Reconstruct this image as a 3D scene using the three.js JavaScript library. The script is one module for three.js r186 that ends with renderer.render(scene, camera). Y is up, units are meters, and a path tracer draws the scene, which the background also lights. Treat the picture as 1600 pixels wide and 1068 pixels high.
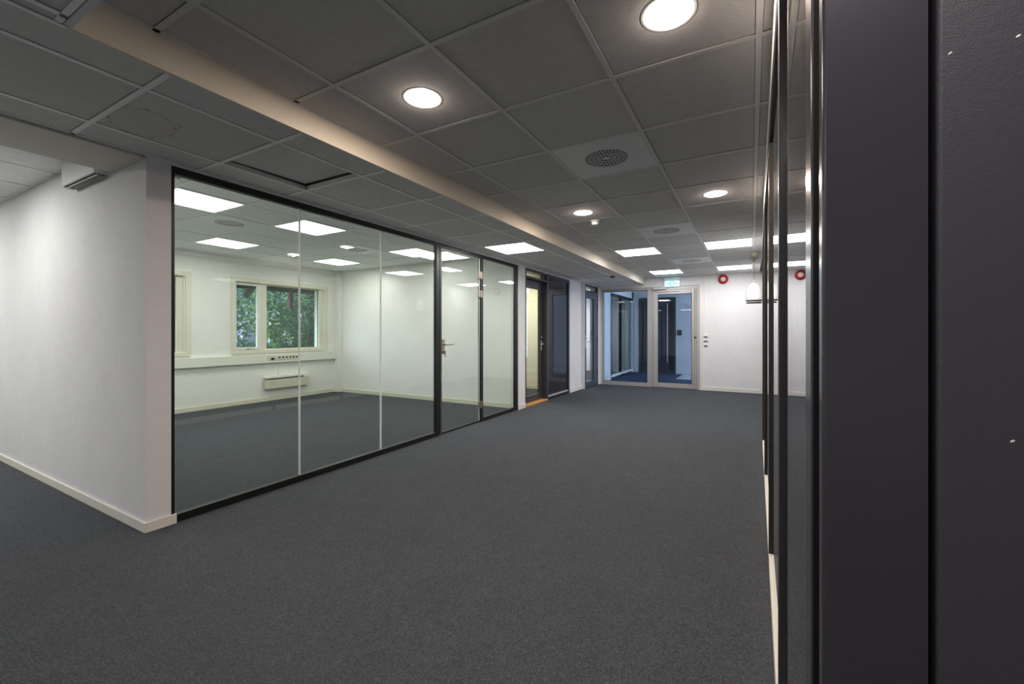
import * as THREE from 'three';
import { RoundedBoxGeometry } from 'three/addons/geometries/RoundedBoxGeometry.js';
import { mergeGeometries } from 'three/addons/utils/BufferGeometryUtils.js';
import { RectAreaLightUniformsLib } from 'three/addons/lights/RectAreaLightUniformsLib.js';

// ---------------------------------------------------------------- camera, sky, exposure
const scene = new THREE.Scene();
const camera = new THREE.PerspectiveCamera(2 * Math.atan(534 / 669) * 180 / Math.PI, 1600 / 1068, 0.02, 200);
camera.position.set(0, 1.2, 0);
camera.rotation.y = 0.51;
camera.setViewOffset(1600, 1068, 0, 14.5, 1600, 1068);      // shift lens: level camera, verticals stay upright
scene.background = new THREE.Color().setRGB(0.68, 0.82, 1.0);
scene.backgroundIntensity = 5.0;                             // even overcast daylight outside the windows
const EXPOSURE = 1.47;
const PANEL = 12.5;          // radiance of the square LED panels
const DOWN = 210;            // radiance of the round downlights
const NEUTRAL = [1.0, 0.98, 0.965], WARM = [1.0, 0.815, 0.69], ROOM = [1.0, 0.985, 0.945];
RectAreaLightUniformsLib.init();
const renderer = new THREE.WebGLRenderer();
renderer.toneMapping = THREE.LinearToneMapping;
renderer.toneMappingExposure = EXPOSURE;
renderer.shadowMap.enabled = true;

// ---------------------------------------------------------------- helpers
let seed = 12345;
const rnd = () => { seed = (seed * 1664525 + 1013904223) >>> 0; return seed / 4294967296; };
const used = {};
function numbered(name) { const n = used[name] = (used[name] ?? -1) + 1; return n ? `${name}_${String(n).padStart(3, '0')}` : name; }
function thing(name, label, category, [x, y, z] = [0, 0, 0], turn = 0, group) {
  const o = new THREE.Group(); o.name = numbered(name); scene.add(o);
  o.position.set(x, y, z); o.rotation.y = turn;
  o.userData = { label, category }; if (group) o.userData.group = group;
  return o;
}
function struct(name, [x, y, z] = [0, 0, 0], turn = 0) {
  const o = new THREE.Group(); o.name = numbered(name); scene.add(o);
  o.position.set(x, y, z); o.rotation.y = turn; o.userData = { kind: 'structure' };
  return o;
}
function part(name, geo, m, parent, [x, y, z] = [0, 0, 0]) {
  const o = new THREE.Mesh(Array.isArray(geo) ? mergeGeometries(geo.map((g) => g.index ? g.toNonIndexed() : g)) : geo, m);
  o.name = name; o.position.set(x, y, z); parent.add(o); return o;
}
function slab(name, geo, m, at) { const o = part(numbered(name), geo, m, scene, at); o.userData = { kind: 'structure' }; return o; }
const cache = {};
// box given by its two corners, edges rounded by r
function bx(x0, y0, z0, x1, y1, z1, r = 0) {
  const w = Math.abs(x1 - x0), h = Math.abs(y1 - y0), d = Math.abs(z1 - z0);
  let g;
  if (r > 0) g = new RoundedBoxGeometry(w, h, d, 2, Math.min(r, w / 2.01, h / 2.01, d / 2.01)); else g = new THREE.BoxGeometry(w, h, d);
  boxUV(g); g.translate((x0 + x1) / 2, (y0 + y1) / 2, (z0 + z1) / 2); return g;
}
function boxUV(g) {          // uv in metres from the face direction
  const p = g.attributes.position, n = g.attributes.normal, uv = new Float32Array(p.count * 2);
  for (let i = 0; i < p.count; i++) {
    const ax = Math.abs(n.getX(i)), ay = Math.abs(n.getY(i)), az = Math.abs(n.getZ(i));
    if (ay >= ax && ay >= az) { uv[2 * i] = p.getX(i); uv[2 * i + 1] = -p.getZ(i); }
    else if (ax >= az) { uv[2 * i] = -p.getZ(i); uv[2 * i + 1] = p.getY(i); } else { uv[2 * i] = p.getX(i); uv[2 * i + 1] = p.getY(i); }
  }
  g.setAttribute('uv', new THREE.BufferAttribute(uv, 2)); return g;
}
function cyl(r0, r1, h, n = 24, at = [0, 0, 0], rot = [0, 0, 0]) {
  const g = new THREE.CylinderGeometry(r0, r1, h, n); g.rotateX(rot[0]); g.rotateY(rot[1]); g.rotateZ(rot[2]); g.translate(...at); return g;
}
const V2 = (a) => a.map(([x, y]) => new THREE.Vector2(x, y));
const lathe = (pts, n = 40) => new THREE.LatheGeometry(V2(pts), n);
function tube(pts, r, n = 10, seg = 40) { return new THREE.TubeGeometry(new THREE.CatmullRomCurve3(pts.map((p) => new THREE.Vector3(...p)), false, 'catmullrom', 0.1), seg, r, n); }
// flat frame (outer rectangle minus opening) in the x-y plane extruded along z by d
function frameGeo(x0, y0, x1, y1, holes, d, bevel = 0) {
  const s = new THREE.Shape(V2([[x0, y0], [x1, y0], [x1, y1], [x0, y1]]));
  for (const [a, b, c, e] of holes) s.holes.push(new THREE.Path(V2([[a, b], [a, e], [c, e], [c, b]])));
  return new THREE.ExtrudeGeometry(s, { depth: d, bevelEnabled: bevel > 0, bevelSize: bevel, bevelThickness: bevel, bevelSegments: 1, bevelOffset: -bevel });
}

// ---------------------------------------------------------------- textures
function dataTexture(n, f, srgb = true) {
  const a = new Uint8Array(n * n * 4);
  for (let y = 0; y < n; y++) for (let x = 0; x < n; x++) { const c = f(x, y, n), i = (y * n + x) * 4; a[i] = c[0]; a[i + 1] = c[1]; a[i + 2] = c[2]; a[i + 3] = 255; }
  const t = new THREE.DataTexture(a, n, n); t.wrapS = t.wrapT = THREE.RepeatWrapping; t.magFilter = THREE.LinearFilter; t.minFilter = THREE.LinearMipmapLinearFilter; t.generateMipmaps = true;
  if (srgb) t.colorSpace = THREE.SRGBColorSpace; t.needsUpdate = true; return t;
}
// periodic value noise on an m x m lattice
function lattice(m) { const a = new Float32Array(m * m); for (let i = 0; i < m * m; i++) a[i] = rnd(); return (u, v) => {
  const x = u * m, y = v * m, xi = Math.floor(x), yi = Math.floor(y), fx = x - xi, fy = y - yi, sx = fx * fx * (3 - 2 * fx), sy = fy * fy * (3 - 2 * fy);
  const g = (i, j) => a[((j % m + m) % m) * m + ((i % m + m) % m)];
  return (g(xi, yi) * (1 - sx) + g(xi + 1, yi) * sx) * (1 - sy) + (g(xi, yi + 1) * (1 - sx) + g(xi + 1, yi + 1) * sx) * sy; }; }
const CARPET_SIDE = 1.1, LOOPS = 280;           // loop pile: one loop about 4 mm
const nA = lattice(LOOPS), nB = lattice(23), nC = lattice(7), nD = lattice(700);
const loopTone = new Float32Array(LOOPS * LOOPS).map(() => rnd());
function loopHeight(x, y, n) {
  const u = x / n * LOOPS, v = y / n * LOOPS, row = Math.floor(v), uu = u + (row % 2) * 0.5, fx = uu - Math.floor(uu) - 0.5, fy = v - row - 0.5;
  return Math.max(0, 1 - (fx * fx * 3.2 + fy * fy * 4.2));
}
const carpetMap = (base) => dataTexture(2048, (x, y, n) => {
  const u = x / n, v = y / n, row = Math.floor(v * LOOPS), col = Math.floor(u * LOOPS + (row % 2) * 0.5) % LOOPS;
  const t = 0.80 + 0.40 * (loopTone[row * LOOPS + col] - 0.5) + 0.22 * (nA(u, v) - 0.5) + 0.04 * (nB(u, v) - 0.5) + 0.03 * (nC(u, v) - 0.5) + 0.2 * (nD(u, v) - 0.5);
  const w = loopTone[(row * 7 + col * 13) % (LOOPS * LOOPS)] > 0.9985 ? 0.5 : 0;
  return base.map((c) => Math.max(0, Math.min(255, c * (t + 0.2 + w))));
});
const carpetBump = dataTexture(2048, (x, y, n) => { const h = 255 * Math.min(1, loopHeight(x, y, n) * 0.8 + nD(x / n, y / n) * 0.2); return [h, h, h]; }, false);
const nE = lattice(160), nF = lattice(24), nG = lattice(5);
const fineBump = dataTexture(512, (x, y, n) => { const h = 255 * (0.6 * nE(x / n, y / n) + 0.4 * nF(x / n, y / n)); return [h, h, h]; }, false);
const tileMap = dataTexture(512, (x, y, n) => { const u = x / n, v = y / n, s = nE(u * 1, v) > 0.93 ? -10 : 0; const t = 247 + 8 * (nE(u, v) - 0.5) + 8 * (nF(u, v) - 0.5) + s; return [t, t, t]; });
const wallMap = dataTexture(512, (x, y, n) => { const u = x / n, v = y / n, t = 247 + 4 * (nF(u, v) - 0.5) + 4 * (nG(u, v) - 0.5) + 3 * (nE(u, v) - 0.5); return [t, t, t]; });
function rep(t, k, off) { const c = t.clone(); c.repeat.set(k, k); if (off) c.offset.set(...off); c.needsUpdate = true; return c; }

// ---------------------------------------------------------------- materials
const S = (hex, rough = 0.6, metal = 0, extra = {}) => new THREE.MeshStandardMaterial({ color: hex, roughness: rough, metalness: metal, ...extra });
const M = {};
M.carpet = S(0xffffff, 1, 0, { map: rep(carpetMap([75, 79, 85]), 1 / CARPET_SIDE), bumpMap: rep(carpetBump, 1 / CARPET_SIDE), bumpScale: 0.003 });
M.carpetBlue = S(0xffffff, 1, 0, { map: rep(carpetMap([58, 70, 104]), 1 / CARPET_SIDE), bumpMap: rep(carpetBump, 1 / CARPET_SIDE), bumpScale: 0.003 });
M.vinyl = S(0xcfd0d4, 0.4);
M.wall = S(0xe9e8ea, 0.75, 0, { map: rep(wallMap, 0.8), bumpMap: rep(fineBump, 4), bumpScale: 0.0003 });
M.wallRoom = S(0xf3f4ee, 0.75, 0, { map: rep(wallMap, 0.8), bumpMap: rep(fineBump, 4), bumpScale: 0.0003 });
M.wallYellow = S(0xeeead2, 0.75);
M.soffit = S(0xd9d5c8, 0.75);
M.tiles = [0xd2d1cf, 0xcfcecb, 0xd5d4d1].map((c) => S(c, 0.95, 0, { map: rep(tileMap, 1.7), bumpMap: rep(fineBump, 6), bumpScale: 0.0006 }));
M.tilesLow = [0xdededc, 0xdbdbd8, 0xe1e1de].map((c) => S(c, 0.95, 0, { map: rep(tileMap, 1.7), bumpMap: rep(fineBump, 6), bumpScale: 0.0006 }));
M.tilesRoom = [0xf6f8f4, 0xf3f5f1].map((c) => S(c, 0.95, 0, { map: rep(tileMap, 1.7) }));
M.rail = S(0xf1f1ef, 0.5);
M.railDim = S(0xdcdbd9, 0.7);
M.railEdge = S(0xc6cbd2, 0.5);
M.beam = S(0xd8d0c0, 0.7);
M.slab = S(0x555555, 0.95);
M.base = S(0xe4dfd6, 0.5);
M.baseRoom = S(0xdcdac6, 0.5);
M.black = S(0x111110, 0.42);
M.dark = S(0x39373b, 0.45);
M.darkBrown = S(0x2b2725, 0.45);
M.darkBlue = S(0x3a3f48, 0.45);
M.charcoal = S(0x454147, 0.45, 0, { bumpMap: rep(fineBump, 8), bumpScale: 0.0002 });
M.jamb = S(0x403c43, 0.24);
M.rubber = S(0x0a0a0a, 0.7);
M.oak = S(0xc08a52, 0.5);
M.alu = S(0xb6b4b5, 0.42, 0.2);
M.steel = S(0xb3a79c, 0.32, 0.85);
M.chrome = S(0xd2d2d2, 0.35, 0.7);
M.pull = S(0xd2c7b8, 0.3, 0.55);
M.white = S(0xe8e8e6, 0.45);
M.cream = S(0xdfdcca, 0.5);
M.creamLight = S(0xe6e6dc, 0.45);
M.heater = S(0xd3d2bb, 0.5);
M.vent = S(0xe2e2e0, 0.4);
M.ventDark = S(0x161616, 0.8);
M.slot = S(0x2b2b26, 0.8);
M.red = S(0xa00d18, 0.4);
M.lens = S(0xe9cfc6, 0.3);
M.cord = S(0x7a2a22, 0.6);
M.rose = S(0xcfc9ae, 0.5);
M.lampWhite = S(0xe9e9e6, 0.35);
M.joint = S(0xf6faf7, 0.35);
const glass = (color, rough = 0) => new THREE.MeshPhysicalMaterial({ color, roughness: rough, metalness: 0, transmission: 1, thickness: 0, ior: 1.5 });
M.glassGreen = glass(0xf6f9f6);
M.glass = glass(0xf4f6f6);
M.glassBlue = glass(0xdfe8f0);
M.glassGrey = glass(0xd8dad8);
M.glassDark = new THREE.MeshPhysicalMaterial({ color: 0x343438, roughness: 0.04, metalness: 0 });
const glow = (c, k) => new THREE.MeshStandardMaterial({ color: 0x111111, emissive: new THREE.Color().setRGB(...c), emissiveIntensity: k, roughness: 0.6 });
M.glowPanel = glow(NEUTRAL, 3.0);
M.glowRoom = glow(ROOM, 3.0);
M.glowDown = glow([1.0, 0.87, 0.74], 7.0);

function areaLight(parent, w, h, color, L, at) {          // faces down
  const l = new THREE.RectAreaLight(new THREE.Color().setRGB(...color), L, w, h);
  l.rotation.x = -Math.PI / 2; l.position.set(...at); parent.add(l); return l;
}

// ---------------------------------------------------------------- main measures
const XG = -3.176, ZN = -1.173, ZF = -9.75, HU = 2.398, HL = 2.263, HR = 2.44, HC = 2.42, XW = -7.43, ZR = -5.93, XB = -2.072;

// ---------------------------------------------------------------- structure: floors, slab, walls
slab('floor', bx(-9, -0.1, -9.75, 3.2, 0, 4), M.carpet, [0, 0, 0]);
slab('floor', bx(-9, -0.1, -13.2, -3.166, 0, -9.75), M.carpet, [0, 0, 0]);
slab('floor', bx(-3.166, -0.1, -20, 3.2, 0, -9.75), M.carpetBlue, [0, 0, 0]);
slab('floor', bx(-1.72, 0, -13.15, 3.0, 0.004, -11.75), M.vinyl, [0, 0, 0]);
slab('roof', bx(-9, 2.75, -20, 3.2, 2.95, 4), M.slab, [0, 0, 0]);
slab('wall_back', bx(-9, 0, 4, 3.2, 2.75, 4.15), M.wall);
slab('wall_right', bx(3.05, 0, -9.75, 3.2, 2.75, 4), M.wall);
slab('wall_left', bx(-9, 0, ZN, -8.85, 2.75, 4), M.wall);
// wall between the alcove and the meeting room, its end face looks to the corridor
slab('wall_left', bx(-8.85, 0, -1.30, XG, 2.75, ZN), M.wall);
slab('wall_left', bx(-3.30, 2.25, -9.75, XG, 2.75, -1.30), M.wall);                 // above the glazing, ends in the ceiling void
// pier between the glazing and the first dark door
slab('wall_left', bx(-3.30, 0, -6.095, -3.166, 2.25, -5.868), M.wall);
slab('wall_left', bx(-3.30, 0, -8.72, -3.166, 2.25, -8.02), M.wall);
slab('wall_left', bx(-7.43, 0, -6.05, -3.30, 2.75, ZR), M.wallRoom);                // far side wall of the meeting room
slab('wall_left', bx(-7.6, 0, -8.40, -3.30, 2.75, -8.24), M.wallYellow);
slab('wall_left', bx(-7.0, 0, -8.24, -6.85, 2.75, -6.05), M.wallYellow);
slab('wall_left', bx(-7.0, 0, -13.1, -6.85, 2.75, -8.40), M.wall);
slab('wall_left', bx(-7.0, 0, -13.2, -3.15, 2.75, -13.05), M.wall);
// far wall with the aluminium door
slab('wall_far', bx(-0.945, 0, ZF - 0.14, 3.1, 2.75, ZF), M.wall);
slab('wall_far', bx(-3.30, 2.205, ZF - 0.14, -0.945, 2.75, ZF), M.wall);
slab('wall_far', bx(-3.30, 0, ZF - 0.14, -3.05, 2.205, ZF), M.wall);
slab('trim', bx(-0.945, 0, ZF, -0.90, 2.25, ZF + 0.012, 0.003), M.base);

// baseboards
slab('baseboard_left', bx(-8.85, 0, ZN, XG + 0.012, 0.06, ZN + 0.012, 0.003), M.base);
slab('baseboard_left', bx(XG, 0, -1.325, XG + 0.012, 0.06, ZN, 0.001), M.base);
slab('baseboard_left', bx(-3.166, 0, -6.10, -3.153, 0.075, -5.855, 0.003), M.base);
slab('baseboard_left', bx(-3.166, 0, -8.72, -3.153, 0.075, -8.03, 0.003), M.base);
slab('baseboard_far', bx(-0.90, 0, ZF, 0.14, 0.075, ZF + 0.012, 0.003), M.base);
slab('baseboard_left', bx(-7.27, 0, ZR, -3.30, 0.07, ZR + 0.012, 0.003), M.baseRoom);
slab('baseboard_left', bx(XW, 0, -5.84, XW + 0.012, 0.07, -1.3, 0.003), M.baseRoom);
slab('baseboard_left', bx(-6.85, 0, -8.24, -3.30, 0.07, -8.228, 0.003), M.baseRoom);

// window wall of the meeting room, with two openings (local x runs to -z)
{
  const s = new THREE.Shape(V2([[0, 0], [6.05, 0], [6.05, 2.75], [0, 2.75]]));
  for (const [a, b] of [[1.55, 3.215], [3.93, 5.62]]) s.holes.push(new THREE.Path(V2([[a, 0.9], [a, 2.05], [b, 2.05], [b, 0.9]])));
  const g = new THREE.ExtrudeGeometry(s, { depth: 0.3, bevelEnabled: false }); g.rotateY(Math.PI / 2); g.translate(-7.73, 0, 0);
  slab('wall_left', g, M.wallRoom);
  slab('wall_left', bx(-7.73, 0, -8.4, -7.43, 2.75, -6.05), M.wall);
}
slab('trim', bx(XW, 2.365, ZR, XW + 0.035, HR, -1.3, 0.004), M.wallRoom);            // cornice over the windows
slab('trim', bx(XW, 0, ZR, -7.27, HR, -5.84, 0.004), M.wallRoom);                    // boxed-in pipe in the corner

function makeWindow(z0, z1, name) {          // z0 nearer the camera; casing, mullion, casement sash and fixed pane
  const w = struct(name, [XW, 0, 0]);
  const L = -z0, R = -z1;                     // along local x of frameGeo
  const turn = (g) => { g.rotateY(Math.PI / 2); return g; };   // x -> -z, z -> x
  const c = turn(frameGeo(L - 0.06, 0.845, R + 0.07, 2.12, [[L, 0.9, R, 2.05]], 0.018, 0.004)); part('casing', c, M.cream, w, [0.002, 0, 0]);
  const m0 = L + 0.43, m1 = m0 + 0.115;
  part('window_frame', turn(frameGeo(L, 0.9, R, 2.05, [[L + 0.015, 0.915, m0, 2.03], [m1, 0.918, R - 0.1, 2.03]], 0.07, 0.004)), M.cream, w, [-0.10, 0, 0]);
  part('reveal_board', bx(-0.16, 0.9, -R + 0.0, -0.0, 2.05, -R + 0.018), M.creamLight, w);
  const sash = part('sash', turn(frameGeo(L + 0.015, 0.918, m0 - 0.003, 2.027, [[L + 0.032, 0.955, m0 - 0.055, 2.0]], 0.045, 0.004)), M.creamLight, w, [-0.062, 0, 0]);
  part('pane', bx(0.02, 0.955, -(m0 - 0.055), 0.024, 2.0, -(L + 0.032)), M.glass, sash);
  part('handle', [bx(0.05, 0.925, -(L + 0.25), 0.062, 0.94, -(L + 0.19), 0.003), bx(0.062, 0.928, -(L + 0.29), 0.072, 0.938, -(L + 0.215), 0.003)], M.steel, sash);
  part('pane', bx(-0.07, 0.918, -(R - 0.1), -0.066, 2.03, -m1), M.glass, w);
  part('gasket', turn(frameGeo(m1 - 0.002, 0.916, R - 0.098, 2.032, [[m1 + 0.004, 0.922, R - 0.106, 2.026]], 0.006)), M.rubber, w, [-0.066, 0, 0]);
  return w;
}
makeWindow(-3.93, -5.62, 'window_1');
makeWindow(-1.55, -3.215, 'window_2');

// ---------------------------------------------------------------- suspended ceilings
const tileGeo = {};
function tile(w, d) { const k = w.toFixed(3) + '|' + d.toFixed(3); return tileGeo[k] ??= bx(-w / 2, 0, -d / 2, w / 2, 0.018, d / 2, 0.004); }
// xs, zs: grid lines; skip: set of "i,j" cells left to lamps and vents; special: cell -> function
function gridCeiling(parent, xs, zs, y, mats, skip = {}, special = {}, rail = M.rail, angle = true) {
  const gap = 0.0127;
  for (let i = 0; i + 1 < xs.length; i++) for (let j = 0; j + 1 < zs.length; j++) {
    const k = i + ',' + j; if (skip[k]) continue;
    const w = Math.abs(xs[i + 1] - xs[i]) - 2 * gap, d = Math.abs(zs[j + 1] - zs[j]) - 2 * gap; if (w < 0.02 || d < 0.02) continue;
    const cx = (xs[i] + xs[i + 1]) / 2, cz = (zs[j] + zs[j + 1]) / 2;
    if (special[k]) { special[k](parent, w, d, cx, cz); continue; }
    part('ceiling_tile', tile(w, d), mats[Math.floor(rnd() * mats.length)], parent, [cx, y + 0.004 + (rnd() - 0.5) * 0.0016, cz]);
  }
  const z0 = zs[0], z1 = zs[zs.length - 1], x0 = xs[0], x1 = xs[xs.length - 1];
  const tee = (a, b, c, d) => [bx(a, y, b, c, y + 0.004, d), Math.abs(c - a) > Math.abs(d - b) ? bx(a, y + 0.004, (b + d) / 2 - 0.003, c, y + 0.034, (b + d) / 2 + 0.003) : bx((a + c) / 2 - 0.003, y + 0.004, b, (a + c) / 2 + 0.003, y + 0.034, d)];
  for (const x of xs.slice(1, -1)) part('ceiling_rail', tee(x - 0.012, z1, x + 0.012, z0), rail, parent);
  for (const z of zs.slice(1, -1)) for (let i = 0; i + 1 < xs.length; i++) {
    const a = xs[i] + (i ? 0.0122 : 0), b = xs[i + 1] - (i + 2 < xs.length ? 0.0122 : 0); if (b - a > 0.02) part('cross_rail', tee(a, z - 0.012, b, z + 0.012), rail, parent);
  }
  if (angle) part('wall_angle', bx(x0, y, z1, x0 + 0.02, y + 0.003, z0), rail, parent); part('wall_angle', bx(x1 - 0.02, y, z1, x1, y + 0.003, z0), rail, parent);
  part('wall_angle', bx(x0 + 0.02, y, z1, x1 - 0.02, y + 0.003, z1 + 0.02), rail, parent); part('wall_angle', bx(x0 + 0.02, y, z0 - 0.02, x1 - 0.02, y + 0.003, z0), rail, parent);
}
const range = (a, n, s) => Array.from({ length: n }, (_, i) => a + i * s);
// upper ceiling of the corridor
const ux = [XB, -1.773, -1.173, -0.573, 0.027, 0.14], uz = [-0.55, -0.794, ...range(-1.394, 14, -0.6), ZF];
{
  const c = struct('ceiling');
  const skip = {};
  for (const k of ['1,10', '1,14', '3,10', '3,14', '2,4', '2,8', '2,12', '1,2', '3,2', '1,6', '3,6']) skip[k] = true;
  gridCeiling(c, ux, uz, HU, M.tiles, skip, {}, M.railDim);
}
// lower ceiling along the glazing; the tile with the brown water ring and the tile pushed up into the void
const lx = [XG, -2.915, -2.315, XB - 0.006], lz = [3.99, ...range(3.35, 22, -0.6), ZF];
function stainedMaterial() {
  const ring = [[-2.559, -0.876], [-2.524, -0.949], [-2.55, -1.02], [-2.578, -1.085], [-2.721, -1.121], [-2.842, -1.097], [-2.901, -1.02], [-2.888, -0.947], [-2.84, -0.88], [-2.7, -0.862]].map(([x, z]) => [x + 2.615, -(z + 1.15)]);
  const jag = lattice(40), jag2 = lattice(13);
  const t = dataTexture(512, (px, py, n) => {
    const u = px / n, v = py / n, x = (u - 0.5) * 0.6, y = (v - 0.5) * 0.6, q = [x + 0.03 * (jag(u, v) - 0.5) + 0.03 * (jag2(u, v) - 0.5), y + 0.03 * (jag(v, u) - 0.5) + 0.03 * (jag2(v, u) - 0.5)];
    let dist = 1, inside = false;
    for (let i = 0; i < ring.length; i++) {
      const [ax, ay] = ring[i], [bx_, by] = ring[(i + 1) % ring.length], dx = bx_ - ax, dy = by - ay, k = Math.max(0, Math.min(1, ((q[0] - ax) * dx + (q[1] - ay) * dy) / (dx * dx + dy * dy)));
      dist = Math.min(dist, Math.hypot(q[0] - ax - k * dx, q[1] - ay - k * dy));
      if ((ay > q[1]) !== (by > q[1]) && q[0] < (bx_ - ax) * (q[1] - ay) / (by - ay) + ax) inside = !inside;
    }
    const edge = Math.max(0, 1 - dist / 0.007) * (0.35 + 0.65 * jag(u * 0.7, v)) + (inside ? 0.07 : 0), b = 211 + 8 * (nE(u, v) - 0.5);
    return [b * (1 - 0.22 * edge), b * 0.998 * (1 - 0.36 * edge), b * 0.985 * (1 - 0.62 * edge)];
  });
  t.repeat.set(1 / 0.6, 1 / 0.6); t.offset.set(0.5, 0.5);
  return S(0xffffff, 0.95, 0, { map: t });
}
{
  const c = struct('ceiling');
  gridCeiling(c, lx, lz, HL, M.tilesLow, { '1,14': true, '1,3': true }, {
    '1,8': (p, w, d, cx, cz) => { part('ceiling_tile', tile(w, d), stainedMaterial(), p, [cx, HL + 0.004, cz]).userData.label = 'tile with a brown water ring'; },
    '1,9': (p, w, d, cx, cz) => { const t = part('ceiling_tile', tile(w - 0.004, d - 0.004), M.tilesLow[0], p, [cx + 0.012, HL + 0.034, cz + 0.012]); t.rotation.x = 0.018; t.userData.label = 'tile pushed up into the void'; },
  }, M.rail, false);
  part('wall_angle', bx(XG, HL, ZF, XG + 0.02, HL + 0.003, 3.99), M.rail, c);
  part('ceiling_tile', bx(XB - 0.0185, HL + 0.004, -0.535, XB - 0.0055, HL + 0.02, 3.99), M.tilesLow[0], c);
}
// lower ceiling over the near end of the corridor
{
  const c = struct('ceiling');
  gridCeiling(c, [XB - 0.018, -2.017, -1.417, -0.817, -0.217, 0.383, 0.983, 1.583, 2.183, 3.04], [3.99, 3.37, 2.77, 2.17, 1.57, 0.97, 0.37, -0.23, -0.53], HL, M.tilesLow, { '2,3': true, '4,6': true }, {}, M.rail, false);
  part('edge_angle', bx(XB, HL, -0.556, 3.04, HL + 0.14, -0.533, 0.002), M.railEdge, c);
}
slab('bulkhead', bx(XB - 0.018, HL - 0.003, ZF, XB, 2.7, -0.545, 0.002), M.beam);       // the step between the two ceilings
slab('bulkhead', bx(-3.67, 2.249, ZN, XG - 0.012, 2.7, 4, 0.004), M.soffit);
slab('trim', bx(XG - 0.012, 2.268, ZN, XG, 2.7, 4), M.slab);
// alcove ceiling
{
  const c = struct('ceiling');
  gridCeiling(c, [-8.85, -8.28, -7.68, -7.08, -6.48, -5.88, -5.28, -4.68, -4.08, -3.67], [3.99, 3.05, 2.45, 1.85, 1.25, 0.65, 0.05, -0.55, ZN], HC, M.tilesRoom, { '3,3': true, '6,3': true, '6,6': true, '3,6': true });
}
// meeting room ceiling
const rx = [XW + 0.035, -7.275, -6.675, -6.075, -5.475, -4.875, -4.275, -3.675, -3.26], rz = [-1.30, -1.78, -2.38, -2.98, -3.58, -4.18, -4.78, -5.38, ZR];
{
  const c = struct('ceiling');
  const skip = {}; for (const k of ['5,1', '5,3', '5,6', '2,1', '2,3', '2,6', '4,2', '4,5']) skip[k] = true;
  gridCeiling(c, rx, rz, HR, M.tilesRoom, skip);
}
slab('wall_left', bx(-3.30, 2.25, -5.93, -3.20, 2.75, -1.30), M.wallRoom);
slab('ceiling', bx(-6.85, 2.40, -8.24, -3.30, 2.45, -6.05), M.wallYellow);
slab('ceiling', bx(-6.85, 2.40, -13.05, -3.30, 2.45, -8.40), M.wall);
slab('ceiling', bx(-3.15, 2.42, -13.2, 3.05, 2.47, ZF - 0.14), M.tilesRoom[0]);
slab('ceiling', bx(0.16, 2.42, ZF, 3.05, 2.47, -0.6), M.slab);

// ---------------------------------------------------------------- glazing of the meeting room
{
  const p = thing('glass_partition', 'long black framed glass wall of the bright meeting room', 'partition', [XG, 0, -1.3]);
  const x0 = -0.045, x1 = 0, Z = (z) => z + 1.3;
  part('top_rail', bx(x0, 2.203, Z(-5.868), x1, 2.25, 0, 0.002), M.black, p);
  part('bottom_rail', bx(x0, 0, Z(-3.894), x1, 0.05, -0.019, 0.002), M.black, p);
  part('bottom_rail', bx(x0, 0, Z(-5.80), x1, 0.05, Z(-4.878), 0.002), M.black, p);
  part('post', bx(x0, 0, -0.019, x1, 2.203, 0, 0.002), M.black, p);
  part('post', [bx(x0, 0, Z(-3.93), x1, 2.203, Z(-3.893), 0.002), bx(x0 + 0.004, 0, Z(-3.962), x1 - 0.012, 2.203, Z(-3.93))], M.black, p);
  part('post', bx(x0, 0, Z(-4.878), x1, 2.203, Z(-4.815), 0.002), M.black, p);
  part('post', bx(x0, 0, Z(-5.868), x1, 2.203, Z(-5.80), 0.002), M.black, p);
  for (const [a, b] of [[-1.319, -2.1865], [-2.1895, -3.0585], [-3.0615, -3.893], [-4.878, -5.80]]) part('glass_pane', bx(-0.03, 0.05, Z(b), -0.018, 2.203, Z(a)), M.glassGreen, p);
  for (const z of [-2.188, -3.06]) part('joint_strip', bx(-0.031, 0.05, Z(z) - 0.004, -0.016, 2.203, Z(z) + 0.004), M.joint, p);
}
function leverSet(parent, m, [x, y, z], dir, withKey) {       // on a face that looks along +x; lever runs along dir*z
  const h = part('handle', bx(x, y - 0.115, z - 0.026, x + 0.008, y + 0.06, z + 0.026, 0.003), m, parent);
  part('lever', tube([[x + 0.006, y, z], [x + 0.045, y, z], [x + 0.052, y, z + dir * 0.02], [x + 0.052, y, z + dir * 0.135]], 0.0085), m, h);
  if (withKey) part('key', [cyl(0.012, 0.012, 0.02, 16, [x + 0.014, y - 0.085, z], [0, 0, Math.PI / 2]), bx(x + 0.02, y - 0.091, z - 0.004, x + 0.04, y - 0.08, z + 0.004, 0.002), bx(x + 0.03, y - 0.15, z - 0.008, x + 0.034, y - 0.09, z + 0.008, 0.001)], m, h);
  return h;
}
{
  const d = struct('door_1', [XG, 0, -3.962]);
  const zz = (z) => z + 3.962;
  const leaf = part('door_leaf', bx(-0.03, 0.022, zz(-4.800), -0.018, 2.19, zz(-3.998)), M.glassGreen, d);
  part('door_stile', bx(-0.038, 0.012, zz(-3.998), -0.008, 2.203, zz(-3.964), 0.002), M.dark, d);
  part('door_rail', bx(-0.036, 0.008, zz(-4.812), -0.010, 0.024, zz(-3.998), 0.002), M.black, d);
  part('door_stile', bx(-0.034, 0.02, zz(-4.812), -0.012, 2.2, zz(-4.800), 0.001), M.alu, d);
  for (const y of [1.72, 1.972, 0.235]) part('hinge', [bx(-0.012, y - 0.045, zz(-4.86), 0.004, y + 0.045, zz(-4.77), 0.003), cyl(0.008, 0.008, 0.1, 12, [0.006, y, zz(-4.814)])], M.steel, d);
  leverSet(d, M.steel, [-0.018, 1.06, zz(-4.035)], -1, true);
}

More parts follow.
